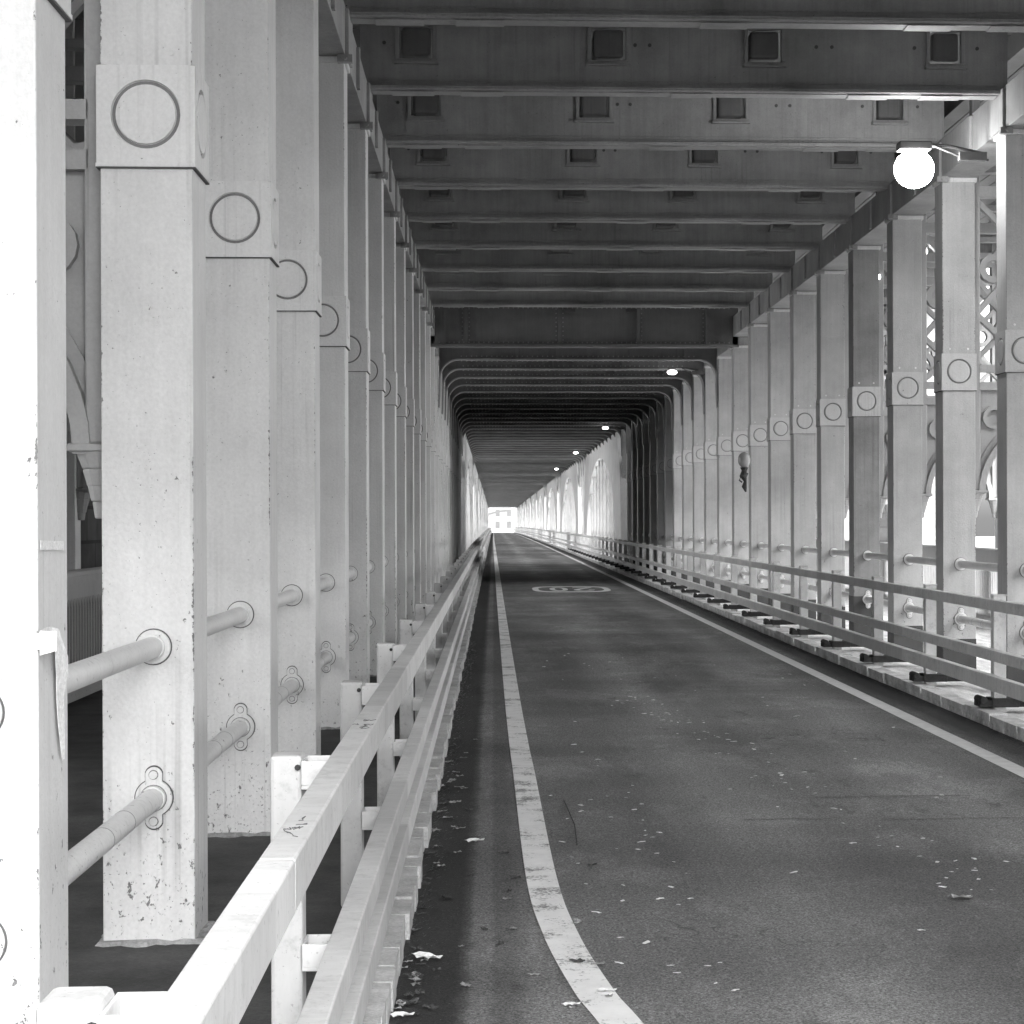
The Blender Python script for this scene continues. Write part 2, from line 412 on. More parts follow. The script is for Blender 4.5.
def flat_ring(cx, cy, ox, oy, ix, iy, z, e=.6, n=48):
    f = lambda t_, a: a * math.copysign(abs(t_) ** e, t_)
    A = [2 * pi * k / n for k in range(n)]
    vs = [(cx + f(cos(a), ox), cy + f(sin(a), oy), z + drop(cy)) for a in A] + [(cx + f(cos(a), ix), cy + f(sin(a), iy), z + drop(cy)) for a in A]
    return MB().add(vs, [(k, (k + 1) % n, n + (k + 1) % n, n + k) for k in range(n)])
flat_ring(CX, CY, .98, 2.15, .82, 1.62, .004).build('oval_ring', M['roundel'], root)
flat_ring(CX - .31, CY, .23, 1.25, .10, .85, .0045, .85).build('digit_zero', M['roundel'], root)
mb = MB(); P = [(-.50, .55), (-.48, .85), (-.38, 1.05), (-.29, 1.1), (-.18, 1.0), (-.12, .68), (-.16, .3), (-.3, -.3), (-.46, -.75), (-.52, -1.0)]
stroke(mb, smooth_path(P, 4), .15, CX, CY, .0044); stroke(mb, [(-.56, -1.05), (-.08, -1.05)], .36, CX, CY, .005); mb.build('digit_two', M['roundel'], root)
for y_, x0, x1 in ((12.35, 1.95, 3.0), (11.4, 2.25, 3.25), (11.45, 1.45, 1.95)):
    tag(ribbon([(x0, y_), ((x0 + x1) / 2, y_ + .02), (x1, y_ + .01)], .02).build('road_scratch', M['line_faded']), 'thin pale scratch across the right half of the road, one of three', 'scratch', 'pale scratches across the road')

# ------------------------------------------------------------------ columns
ZB, ZT = .078, 5.47
BC, BH, BW_ = 3.357, .195, .193      # boss block centre height, half height, half width
def boss_block(detail=True):
    """square block round the shaft; each face carries a disc set in a round groove"""
    mb = MB(); n = 40
    a = BW_; ax, ay, az = BW_, BW_, BH
    faces = [(Matrix.Identity(3), True), (Matrix.Rotation(pi / 2, 3, 'Z'), True), (Matrix.Rotation(-pi / 2, 3, 'Z'), True), (Matrix.Rotation(pi, 3, 'Z'), False)]
    for R, g in faces:
        if g and detail:
            r3, r2 = .137, .117
            sq, c3, c3d, c2d, c2, c1 = [], [], [], [], [], []
            for k in range(n):
                t_ = 2 * pi * k / n + pi / 4; cxx, czz = cos(t_), sin(t_)
                m = min(a / abs(cxx) if abs(cxx) > 1e-6 else 9, BH / abs(czz) if abs(czz) > 1e-6 else 9)
                sq.append((cxx * m, -a, czz * m)); c3.append((cxx * r3, -a, czz * r3)); c3d.append((cxx * (r3 - .004), -a + .03, czz * (r3 - .004)))
                c2d.append((cxx * (r2 + .003), -a + .03, czz * (r2 + .003))); c2.append((cxx * r2, -a - .001, czz * r2)); c1.append((cxx * r2 * .86, -a - .004, czz * r2 * .86))
            vs = sq + c3 + c3d + c2d + c2 + c1; fs = []
            for j in range(5):
                for k in range(n):
                    k2 = (k + 1) % n; fs.append((j * n + k, j * n + k2, (j + 1) * n + k2, (j + 1) * n + k))
            fs.append(tuple(5 * n + k for k in range(n)))
            vs = [R @ Vector(p) for p in vs]; mb.add(vs, fs)
        else:
            vs = [R @ Vector(p) for p in ((-a, -a, -BH), (a, -a, -BH), (a, -a, BH), (-a, -a, BH))]; mb.add(vs, [(0, 1, 2, 3)])
    # top and bottom with chamfer lips
    mb.add([(-a, -a, BH), (a, -a, BH), (a, a, BH), (-a, a, BH)], [(0, 1, 2, 3)])
    mb.add([(-a, -a, -BH), (a, -a, -BH), (a, a, -BH), (-a, a, -BH)], [(3, 2, 1, 0)])
    mb.box(-a - .003, a + .003, -a - .003, a + .003, -BH - .012, -BH + .002)
    return mb
h = CW / 2
def make_column(far=False, top=ZT, side='left', darkest=False):
    ms = M['shaft'] if side == 'left' else (M['shaft_darkest'] if darkest else M['shaft_right']); mk = M['iron_block'] if side == 'left' else M['block_right']
    root = empty('iron_column', (0, 0, 0))
    if not far:
        MB().box(-h, h, -h, h, ZB, top).build('shaft', ms, root, bevel=.006)
        b = boss_block().build('boss_block', mk, root); b.location = (0, 0, BC)
        gb = MB()
        for Rm in (Matrix.Identity(3), Matrix.Rotation(pi / 2, 3, 'Z'), Matrix.Rotation(-pi / 2, 3, 'Z')):
            g_ = MB().ring(0, 0, .1205, .133, -BW_ + .012, -BW_ + .029, 40); gb.add([Rm @ Vector(p) for p in g_.v], g_.f)
        gb.build('groove', M['groove'], b)  # ring coloured dark for groove dirt and the shade of its depth
        MB().box(-BW_ - .001, BW_ + .001, -BW_ - .001, BW_ + .001, -BH - .018, -BH - .0125).build('shadow_seam', M['seam'], b)  # rust line that also paints the shadow under the block
        mb = MB()
        for xx in (-.1, .1): MB().tube([(xx, -h - .006, BC + BH + .05), (xx, -h, BC + BH + .05)], .012, 8).build('rivet', M['iron'], root)
        MB().box(-h - .02, h + .02, -h - .02, h + .02, top - .05, top).build('cap_plate', M['iron'], root, bevel=.004)
        # ragged mortar foot
        mb = MB(); n = 40; o = []; o2 = []
        rr = random.Random(5)
        for k in range(n):
            a = 2 * pi * k / n; m = (h + .012) / max(abs(cos(a)), abs(sin(a))); m = m + rr.uniform(.004, .05) * (1.3 if sin(a) < 0 else .7)
            o.append((cos(a) * m, sin(a) * m, ZB - .004)); o2.append((cos(a) * (m - .02), sin(a) * (m - .02), ZB + rr.uniform(.008, .02)))
        mb.add(o + o2, [(k, (k + 1) % n, n + (k + 1) % n, n + k) for k in range(n)] + [tuple(range(n, 2 * n))])
        mb.build('mortar_foot', M['mortar'], root)
        if side == 'right':
            g_ = .004; MB().box(-h - g_, h + g_, -h - g_, h + g_, ZB + .01, ZB + (.62 if darkest else .36)).build('tarred_foot', M['tar'], root, bevel=.003)
    else:
        mb = MB().box(-h, h, -h, h, ZB, top); mb.box(-BW_, BW_, -BW_, BW_, BC - BH, BC + BH)
        root2 = mb.build('iron_column', ms)
        bpy.data.objects.remove(root); return root2
    return root
proto_n = {}
for side in ('left', 'right'):
    cx = XL - h if side == 'left' else XR + h
    for k in range(NCOL):
        y = Y0 + k * S + h
        sec = 'A' if y < 39 else 'B'
        darkest = side == 'right' and k == 8; key = ('near' if k < 28 else 'far', sec, side, darkest)
        if key in proto_n: c = copy_tree(proto_n[key])
        else:
            c = make_column(far=(key[0] == 'far'), top=ZT if sec == 'A' else 5.3, side=side, darkest=darkest); proto_n[key] = c
        c.location = (cx, y, drop(y))
        if k < 18:
            n = ORD[k]
            lab = ('darker square iron column, %s from the camera in the %s row' if darkest else 'pale grey square iron column, %s from the camera in the %s row') % (n, side)
        elif k < 26: lab = 'dark shaded square iron column beside the stone pier in the %s row' % side
        else: lab = 'distant square iron column in the %s row beyond the stone pier' % side
        tag(c, lab, 'column', 'iron columns of the %s row' % side)

# ------------------------------------------------------------------ pipes between columns
def lobed(detail=True):
    """two-lobed wall flange outline"""
    o = []
    for k in range(96):
        a = 2 * pi * k / 96
        r = .072; sb = abs(sin(a)); cb = abs(cos(a)); q = .034 ** 2 - (.088 * cb) ** 2
        if q > 0: r = max(r, .088 * sb + math.sqrt(q))
        o.append((r * cos(a), r * sin(a)))
    return o
def make_pipe(lower, far=False):
    L = S - CW
    if far: return MB().tube([(0, 0, 0), (0, L, 0)], .042, 6).build('railing_pipe', M['iron'], smooth=True)
    root = empty('railing_pipe', (0, 0, 0))
    r = .043
    pts = [(0, 0, 0), (0, L * .5, 0), (0, L, 0)]
    mb = MB().tube(pts, r, 24); mb.build('pipe', M['iron'], root, smooth=True)
    mb = MB()
    if lower:
        for q in (.55, .72): MB().tube([(0, L * q, 0), (0, L * q + .004, 0)], r + .0008, 24).build('joint', M['groove'], root)
    mb.tube([(0, L - .05, 0), (0, L - .002, 0)], r + .006, 24)
    mb.build('sleeve', M['iron'], root, smooth=True)
    mb = MB()
    if lower:
        mb.prism(lobed(), L - .016, L + .001)
        pl = mb.build('wall_flange', M['iron'], root, bevel=.003)
        for s_ in (-1, 1):
            MB().tube([(0, L - .03, s_ * .092), (0, L - .014, s_ * .092)], .016, 10).build('bolt', M['iron'], pl)
            MB().tube([(0, L - .0175, s_ * .092), (0, L - .0165, s_ * .092)], .0195, 16).build('washer', M['groove'], pl)
        MB().tube([(0, L - .0185, 0), (0, L - .0165, 0)], r + .010, 28).build('inner_seam', M['groove'], pl)
        MB().prism([(x * 1.07, z * 1.05) for x, z in lobed()], L - .006, L + .0005).build('rust_ring', M['seam'], pl)
    else:
        pl = MB().tube([(0, L - .02, 0), (0, L, 0)], .068, 32).build('wall_flange', M['iron'], root, smooth=True, bevel=.003)
        MB().tube([(0, L - .006, 0), (0, L, 0)], .073, 32).build('rust_ring', M['seam'], pl)
    return root
pp = {}; stuff = MB()
for side in ('left', 'right'):
    px = -1.345 if side == 'left' else 5.09
    for low in (False, True):
        z = .655 if low else 1.252
        for k in range(-1, NCOL - 1):
            y = Y0 + k * S + CW
            if k >= 74:
                stuff.tube([(px, y, z + drop(y)), (px, y + S - CW, z + drop(y))], .042, 5); continue
            far = k > 26; key = (low, far)
            if key in pp: c = copy_tree(pp[key])
            else: c = make_pipe(low, far); pp[key] = c
            c.location = (px, y, z + drop(y))
            lv = 'lower' if low else 'upper'
            if k == -1: lab = '%s railing pipe in front of the first column of the %s row' % (lv, side)
            elif k < 17: lab = '%s railing pipe between %s and %s columns of the %s row' % (lv, ORD[k], ORD[k + 1], side)
            else: lab = '%s railing pipe between distant columns of the %s row' % (lv, side)
            tag(c, lab, 'railing pipe', '%s pipes of the %s column row' % (lv, side))
tag(stuff.build('far_railing_pipes', M['iron']), 'thin far railing pipes fading towards the bridge end', 'railing pipe', kind='stuff')

# ------------------------------------------------------------------ barriers
def rails(xa, xb, spans, y0, parent, mat, seglen=5.38, phase=1.2):
    for zt, zb, nm in spans:
        mb = MB(); y = y0
        while y < YEND:
            y2 = (math.floor((y + phase) / seglen + 1e-4) + 1) * seglen - phase
            mb.box(xa, xb, y + .003, y2 - .003, zb + drop(y), zt + drop(y)); 
            mb.box(xa + .006, xb - .006, y2 - .006, y2 + .006, zb + .006 + drop(y), zt - .006 + drop(y)); y = y2
        mb.build(nm, mat, parent, bevel=.007)
H = EYE
bl = empty('crash_barrier', (0, 0, 0)); tag(bl, 'pale steel three-rail crash barrier along the left kerb', 'barrier')
rails(-.495, -.417, [(H - .708, H - .825, 'top_rail')], 1.6, bl, M['rail'])
rails(-.495, -.417, [(H - 1.25, H - 1.35, 'middle_rail')], 1.6, bl, M['rail'])
rails(-.490, -.412, [(H - 1.46, H - 1.57, 'bottom_rail')], 1.6, bl, M['rail'])
# graffiti scratches on top rail
rr = random.Random(3)
for cxg, cyg in ((-.455, 6.9), (-.455, 4.6)):
    mb = MB()
    for q in range(7):
        x0 = -.48 + rr.random() * .03; y0 = cyg + rr.uniform(-.12, .14)
        p = [(x0, y0)]
        for w in range(4): p.append((min(-.42, max(-.49, p[-1][0] + rr.uniform(-.018, .022))), p[-1][1] + rr.uniform(-.035, .035)))
        for (ax, ay), (bx, by) in zip(p[:-1], p[1:]):
            mb.tube([(ax, ay, H - .7075), (bx, by, H - .7075)], .0012, 4)
    mb.build('scribble', M['seam'], bl)
def post_mesh(near):
    mb = MB()
    mb.box(-.667, -.572, -.06, .06, .07, H - .70); return mb
def bracket_mesh(z1, z0):
    mb = MB()   # open-topped channel from post to rail
    mb.box(-.573, -.496, -.075, .075, z0, z0 + .012); mb.box(-.573, -.496, -.075, -.065, z0 + .012, z1); mb.box(-.573, -.496, .065, .075, z0 + .012, z1)
    mb.box(-.573, -.566, -.065, .065, z0 + .012, z1)
    return mb
pm = post_mesh(1).build('post', M['post'], bl, bevel=.012); bk = bracket_mesh(H - .715, H - .80).build('bracket', M['rail'], pm, bevel=.002)
bk2 = bracket_mesh(H - 1.26, H - 1.34).build('bracket', M['rail'], pm, bevel=.002)
bolt = MB().tube([(-.585, -.068, H - .735), (-.585, -.058, H - .735)], .009, 8).build('bolt', M['dark'], pm)
PY = 6.0
pos = [PY + S * k for k in range(-1, 154)]; pos[0] = 2.97
far = MB()
for i, y in enumerate(pos):
    if i >= 100:
        far.box(-.667, -.572, y - .06, y + .06, .07 + drop(y), H - .70 + drop(y)); continue
    if i == 0: p = pm
    else:
        p = copy_tree(pm, bl) if i < 25 else pm.copy()
        if i >= 25: COL.objects.link(p); p.parent = bl
    p.location = (0, y, drop(y))
tag(far.build('far_post', M['post'], bl), kind='stuff')
# right barrier
brr = empty('crash_barrier', (0, 0, 0)); tag(brr, 'grey weathered three-rail crash barrier along the right kerb', 'barrier')
rails(4.22, 4.29, [(H - .69, H - .785, 'top_rail')], 4.0, brr, M['rail_dark'], phase=0.4)
rails(4.22, 4.29, [(H - 1.118, H - 1.213, 'middle_rail')], 4.0, brr, M['rail_dark'], phase=0.4)
rails(4.22, 4.29, [(H - 1.34, H - 1.467, 'bottom_rail')], 4.0, brr, M['rail_dark'], phase=0.4)
mb = MB().box(4.291, 4.40, -.055, .055, .08, H - .665); mb.box(4.285, 4.41, -.07, .07, H - .665, H - .655)
pr = mb.build('post', M['rail_dark'], brr, bevel=.006)
mb = MB().box(4.155, 4.75, -.10, -.02, .131, .19); mb.box(4.155, 4.75, .03, .10, .131, .18); mb.box(4.26, 4.5, -.12, .12, .13, .205)
mb.tube([(4.19, -.12, .19), (4.19, .12, .19)], .035, 8)
fr_ = mb.build('foot', M['dark'], pr, bevel=.008)
far = MB()
for i, k in enumerate(range(0, 152)):
    y = 6.12 + S * k
    if i >= 100: far.box(4.291, 4.40, y - .055, y + .055, .13 + drop(y), H - .655 + drop(y)); continue
    if i == 0: p = pr
    else:
        p = copy_tree(pr, brr) if i < 40 else pr.copy()
        if i >= 40: COL.objects.link(p); p.parent = brr
    p.location = (0, y, drop(y))
tag(far.build('far_post', M['rail_dark'], brr), kind='stuff')

# ------------------------------------------------------------------ overhead: floor beams of the railway deck
def make_beam():
    root = empty('deck_beam', (0, 0, 0)); z0, z1 = 5.81, 6.68
    pk = [(-.88, -.56), (.94, 1.27), (2.44, 2.76), (4.2, 4.5)]; pz0, pz1 = 6.12, 6.43
    xs = [XL - .06] + [q for p in pk for q in p] + [XR + .06]
    mb = MB()
    mb.box(xs[0], xs[-1], -.02, .02, z0 + .02, pz0); mb.box(xs[0], xs[-1], -.02, .02, pz1, z1)
    for i in range(0, len(xs), 2): mb.box(xs[i], xs[i + 1], -.02, .02, pz0, pz1)
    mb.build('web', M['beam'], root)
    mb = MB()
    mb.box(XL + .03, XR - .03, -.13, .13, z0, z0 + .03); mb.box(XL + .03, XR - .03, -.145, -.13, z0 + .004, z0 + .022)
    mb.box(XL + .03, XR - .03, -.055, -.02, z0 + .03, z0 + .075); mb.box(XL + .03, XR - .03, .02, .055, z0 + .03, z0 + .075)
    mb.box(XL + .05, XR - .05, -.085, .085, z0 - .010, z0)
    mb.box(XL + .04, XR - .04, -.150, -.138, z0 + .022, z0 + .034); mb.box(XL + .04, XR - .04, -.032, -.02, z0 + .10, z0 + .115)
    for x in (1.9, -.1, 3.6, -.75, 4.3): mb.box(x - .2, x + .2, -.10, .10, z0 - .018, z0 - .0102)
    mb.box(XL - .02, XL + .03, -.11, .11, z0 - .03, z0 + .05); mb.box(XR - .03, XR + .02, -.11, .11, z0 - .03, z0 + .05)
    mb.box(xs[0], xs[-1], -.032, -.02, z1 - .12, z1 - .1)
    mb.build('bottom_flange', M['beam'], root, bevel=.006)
    for a, b in pk:
        mb = MB(); mb.box(a - .05, b + .05, -.075, -.0205, pz0 - .055, pz0 - .03); mb.box(a - .035, b + .035, -.04, -.0205, pz0 - .03, pz0); mb.box(a - .035, a, -.045, -.0205, pz0, pz1 + .02); mb.box(b, b + .035, -.045, -.0205, pz0, pz1 + .02)
        f = mb.build('pocket_frame', M['beam'], root, bevel=.004)
        mb = MB(); mb.box(a + .022, b - .022, -.034, .30, pz0 + .03, pz1 - .012); mb.build('stringer_end', M['pocket'], f, bevel=.03)
    for x in (-1.02, 1.36, 1.5, 3.1, 3.25, 4.05, 4.66): MB().tube([(x, -.03, 6.27), (x, -.019, 6.27)], .018, 8).build('bolt', M['seam'], root)
    return root
bm0 = None
for k in range(0, 13):
    y = Y0 + k * S + h
    if bm0 is None: bm0 = c = make_beam()
    else: c = copy_tree(bm0)
    c.location = (0, y, 0)
    if k < 4: tag(c, 'grey steel beam of the overhead deck, %s from the bridge mouth' % ORD[k], 'beam', 'steel beams with square pockets under the deck')
    else: tag(c, 'grey steel ceiling beam with square pockets, %s from the top of the picture' % ORD[k - 4], 'beam', 'steel beams with square pockets under the deck')
# big riveted cross girder
gy = Y0 + 13 * S + .05
root = empty('cross_girder', (0, gy, 0)); tag(root, 'deep dark riveted cross girder dividing the two ceilings', 'girder')
mb = MB().box(XL - .1, XR + .1, 0, .03, 5.3, 6.4); mb.build('web_plate', M['beam_dark'], root)
mb = MB().box(XL - .1, XR + .1, -.14, .16, 5.25, 5.3); mb.box(XL - .1, XR + .1, -.14, .16, 6.1, 6.15); mb.build('flange', M['beam_dark'], root)
for x in (-.55, 1.35, 2.95, 4.35, -1.0):
    mb = MB().box(x - .03, x + .03, -.06, 0, 5.3, 6.1); mb.box(x - .09, x + .09, -.012, 0, 5.3, 6.1); st = mb.build('stiffener', M['beam_dark'], root)
mb = MB()
for zz in (5.35, 6.05):
    x = XL
    while x < XR: mb.tube([(x, -.016, zz), (x, 0, zz)], .016, 6); x += .1
for x in (-.48, 1.42, 3.02, 4.28, -.62, 1.28):
    zz = 5.4
    while zz < 6.05: mb.tube([(x, -.03, zz), (x, 0, zz)], .015, 6); zz += .09
tag(mb.build('rivets', M['beam'], root), kind='stuff')
for x in (1.45, 2.7):
    MB().box(x, x + .22, -.10, -.012, 5.96, 6.03).build('hanger_clip', M['seam'], root)
# knee frames
def make_knee(rivets):
    root = empty('portal_rib', (0, 0, 0)); z0 = 5.25; R = .42
    def arc(x, sgn, r, cz, t0=0, t1=pi / 2, n=10):
        return [(x + sgn * r * (1 - cos(t)), cz - r + r * sin(t)) for t in [t0 + (t1 - t0) * i / n for i in range(n + 1)]]
    lo = [(XL, 4.2)] + arc(XL + .02, 1, R, z0) ; hi = arc(XR - .02, -1, R, z0)[::-1] + [(XR, 4.2)]
    inner = lo + hi
    outer = [(XL - .02, 4.2)] + [(XL - .02, z + .1 if i < 9 else z0 + .55) for i, (x, z) in enumerate(lo[1:])]
    outer += [(XR + .02, z0 + .55 if i < 3 else z + .1) for i, (x, z) in enumerate(hi[:-1])] + [(XR + .02, 4.2)]
    # web as vertical solid: every inner point goes straight up to the deck
    up = [(x, 5.75) for x, z in inner]
    up[0] = (XL - .02, 4.3); up[-1] = (XR + .02, 4.3)
    mb = MB(); mb.strip2(inner[1:-1], [(x, 5.85) for x, z in inner[1:-1]], -.015, .015)
    mb.build('web', M['beam_dark'], root)
    ins = inner; off = []
    for i, (x, z) in enumerate(ins):
        a = Vector(ins[max(i - 1, 0)]); b = Vector(ins[min(i + 1, len(ins) - 1)]); d = (b - a).normalized(); off.append((x + d.y * .028, z - d.x * .028))
    mb = MB(); mb.strip2(ins, off, -.12, .12); mb.build('curved_flange', M['portal'], root)
    if rivets:
        mb = MB(); x = XL + .5
        while x < XR - .5:
            for yy in (-.085, .085): mb.tube([(x, yy, z0 - .045), (x, yy, z0 - .027)], .017, 5)
            mb.tube([(x, -.03, z0 + .06), (x, -.015, z0 + .06)], .017, 5)
            x += .11
        for x in (-.4, 1.4, 3.0, 4.2): MB().box(x - .03, x + .03, -.07, -.015, z0 + .02, 5.7).build('stiffener', M['beam_dark'], root)
        tag(mb.build('rivets', M['beam'], root), kind='stuff')
    return root
kn = {}
for k in range(14, NCOL):
    y = Y0 + k * S + h; key = k < 27
    if key in kn: c = copy_tree(kn[key])
    else: kn[key] = c = make_knee(key)
    c.location = (0, y, drop(y))
    if k < 24: lab = 'riveted round-cornered portal frame, %s behind the deep cross girder' % ORD[k - 14]
    else: lab = 'distant round-cornered portal frame carrying the far ceiling'
    tag(c, lab, 'portal frame', 'round-cornered frames under the deck')
# edge girders on top of columns
for side in ('left', 'right'):
    x0, x1 = (XL - CW - .03, XL + .012) if side == 'left' else (XR - .012, XR + CW + .03)
    root = empty('edge_girder', (0, 0, 0)); tag(root, 'long grey girder resting on the tops of the %s columns' % side, 'girder')
    mb = MB(); ix = XL + .012 if side == 'left' else XR - .012; sg = 1 if side == 'left' else -1
    for k in range(0, 13):
        y = Y0 + k * S
        mb.box(x0, x1, y + .36, y + S - .002 if k < 12 else y + S, ZT + .001, 5.88)
        mb.box(x0, x1, -1.5 if k == 0 else y, y + .358, ZT + .001, 5.88)
        mb2 = MB(); a, b = sorted((ix, ix + sg * .03)); mb2.box(a, b, y - .04, y + CW + .04, ZT - .0, 5.85); mb2.build('cover_plate', M['beam'], root, bevel=.004); mb2 = MB()
        mb2.box(a, b, y + CW + .9, y + CW + .98, ZT + .02, 5.85); mb2.build('cover_plate', M['beam'], root, bevel=.004); mb2 = MB()
        # little clamp under the girder beside each column
        a, b = sorted((ix + sg * .03, ix - sg * .06)); mb2.box(ix - .06, ix + .06, y - .09, y - .02, ZT - .06, ZT + .0)
        mb2.tube([(ix, y - .13, ZT - .03), (ix, y - .02, ZT - .03)], .02, 8); mb2.build('clamp', M['beam'], root)
    mb.build('girder_body', M['beam'], root, bevel=.005)
    mb = MB()
    for i in range(len(YS) - 1):
        a, b = max(YS[i], gy), YS[i + 1]
        if b > a: mb.box(x0, x1, a, b, 5.31 + drop(b), 5.88 + drop(b))
    mb.build('girder_far_length', M['beam'], root)
# the deck over everything
root = empty('railway_deck', (0, 0, 0)); tag(root, 'dark railway deck forming the ceiling over road and footways', 'deck')
mb = MB(); ya = -1.5; yfe = 73.0  # deck extended back behind the viewer to shade the near end
for i in range(len(YS) - 1):
    a, b = max(YS[i], ya), YS[i + 1]
    if b > a:
        mb.box(XL - .45, XR + .45, a, b, 6.69 + drop(b) * .95, 7.0 + drop(b) * .95)
        if b > yfe: mb.box(XR + .45, 7.7, max(a, yfe), b, 6.69 + drop(b), 7.0 + drop(b))  # right roof strip added to cut direct sun on the far columns
        if a < yfe:
            e = min(b, yfe); mb.box(-4.5, XL - .45, a, e, 6.69, 7.0); mb.box(XR + .45, 8.2, a, e, 6.69, 7.0)
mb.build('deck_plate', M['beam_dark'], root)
mb = MB(); x = -4.6
for xa, xb in ((-4.35, XL - .4), (XR + .4, 7.9)):
    x = xa
    while x < xb: mb.box(x, x + .2, ya, yfe, 6.45, 6.689); x += .215
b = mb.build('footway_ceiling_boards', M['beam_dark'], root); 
mb = MB()
for xa, xb in ((-4.65, -4.5), (8.2, 8.35)): mb.box(xa, xb, ya, yfe, 6.1, 7.0)
mb.build('fascia_girder', M['beam'], root)

# ------------------------------------------------------------------ cross frames over the footways (arch, ring, lattice) + outer column
def make_frame(sgn):
    root = empty('lattice_arch', (0, 0, 0)); W = 2.35
    def X_(u): return sgn * u
    D = .07
    for q in ((.0, .085, .06), (W - .085, W, .06)):
        MB().box(*sorted((X_(q[0]), X_(q[1]))), -D, D, 2.062, 6.45).build('pilaster', M['iron_frame'], root, bevel=.01)
    mb = MB(); n = 24; r = W / 2 - .06
    A = [(X_(W / 2 - r * cos(pi * i / n)), 2.02 + .95 * sin(pi * i / n)) for i in range(n + 1)]
    B = [(X_(W / 2 - (r - .07) * cos(pi * i / n)), 2.02 + .88 * sin(pi * i / n)) for i in range(n + 1)]
    mb.strip2(B, A, -.09, .09)
    A2 = [(X_(W / 2 - (r + .05) * cos(pi * i / n)), 2.02 + 1.02 * sin(pi * i / n)) for i in range(n + 1)]
    C = [(x, max(2.9, z) if 0 else z) for x, z in A2]
    mb.strip2(A, A2, -.03, .03)
    mb.build('arch', M['iron_frame'], root)
    # spandrel web with circular opening rings
    mb = MB()
    mb.strip2([p for p in A2], [(p[0], 3.16 if i not in (0, n) else 3.16) for i, p in enumerate(A2)], -.012, .012)
    mb.build('spandrel', M['iron_frame'], root)
    for u, zz, r0, r1 in ((.24, 2.86, .085, .125), (W - .24, 2.86, .085, .125), (.24, 4.5, .09, .16), (W - .24, 4.5, .09, .16), (W / 2, 4.05, .16, .24)):
        MB().ring(X_(u), zz, r0, r1, -.06, .06, 16).build('ring', M['iron_frame'], root)
    mb = MB(); 
    for z0, z1 in ((3.16, 3.24), (3.36, 3.44), (5.28, 5.4), (5.55, 5.62)): mb.box(*sorted((X_(.07), X_(W - .07))), -.07, .07, z0, z1)
    for a, b in (((.05, 4.0), (1.2, 5.3)), ((.05, 4.0), (.7, 3.4)), ((W - .05, 4.0), (1.15, 5.3)), ((W - .05, 4.0), (W - .7, 3.4)),
                 ((.05, 5.25), (1.95, 3.42)), ((W - .05, 5.25), (.4, 3.42))):
        mb.bar((X_(a[0]), 0, a[1]), (X_(b[0]), 0, b[1]), .06, .09)
    mb.build('lattice', M['iron_frame'], root)
    for u in (.03, W - .03):
        mb = MB()
        for zz, r_ in ((1.80, .04), (1.87, .06), (1.93, .08), (2.0, .105)): mb.tube([(X_(u), 0, zz - .04), (X_(u), 0, zz + .03)], [r_ * .75, r_], 12)
        mb.box(*sorted((X_(u - .12), X_(u + .12))), -.11, .11, 2.03, 2.06)
        mb.build('capital', M['iron_frame'], root, bevel=.006)
    mb = MB().box(*sorted((X_(W), X_(W + .24))), -.12, .12, .08, 6.45); mb.box(*sorted((X_(W - .0), X_(W + .26))), -.14, .14, 3.1, 3.49)
    mb.build('outer_column', M['iron'], root, bevel=.008)
    return root
fp = {}
for side in ('left', 'right'):
    sg = -1 if side == 'left' else 1; x = XL - CW - .001 if side == 'left' else XR + CW + .001
    for k in range(0, 20):
        y = Y0 + k * S + h
        if side in fp: c = copy_tree(fp[side])
        else: fp[side] = c = make_frame(sg)
        c.location = (x, y, drop(y))
        if k < 18: lab = 'arched iron lattice frame over the %s footway beside the %s column' % (side, ORD[k])
        else: lab = 'distant arched lattice frame over the %s footway' % side
        tag(c, lab, 'lattice frame', 'arched frames over the %s footway' % side)

# parapet fences, one panel a bay
def make_fence():
    root = empty('iron_parapet', (0, 0, 0)); L = S - .006
    mb = MB().box(-.06, .06, 0, L, 1.19, 1.25); mb.tube([(0, 0, 1.255), (0, L, 1.255)], .055, 10); mb.build('top_rail', M['iron_dull'], root)
    mb = MB().box(-.03, .03, 0, L, 1.05, 1.188); mb.box(-.04, .04, 0, L, .13, .25); mb.build('plinth', M['iron_dull'], root)
    mb = MB(); n = 22
    for i in range(n):
        y = (i + .5) * L / n
        mb.box(-.018, .018, y - .016, y + .016, .25, 1.05)
        yb = L / n
        for z0, s_ in ((1.05, -1), (.25, 1)):
            mb.add([(-.014, y - yb / 2, z0), (-.014, y + yb / 2, z0), (-.014, y, z0 + s_ * .11), (.014, y - yb / 2, z0), (.014, y + yb / 2, z0), (.014, y, z0 + s_ * .11)],
                   [(0, 1, 2), (5, 4, 3), (0, 2, 5, 3), (1, 4, 5, 2)])
    mb.build('balusters', M['iron_dull'], root)
    return root
f0 = make_fence(); first = True
for side in ('left', 'right'):
    x = XL - CW - 2.27 if side == 'left' else XR + CW + 2.27
    for k in range(0, 60):
        y = Y0 + k * S + h + .17
        c = f0 if first else copy_tree(f0); first = False
        c.location = (x, y, drop(y))
        lab = ('iron baluster parapet panel at the edge of the %s footway behind the %s column' % (side, ORD[k])) if k < 18 else 'distant iron parapet panel at the edge of the %s footway' % side
        tag(c, lab, 'parapet', 'iron parapet panels of the %s footway' % side)

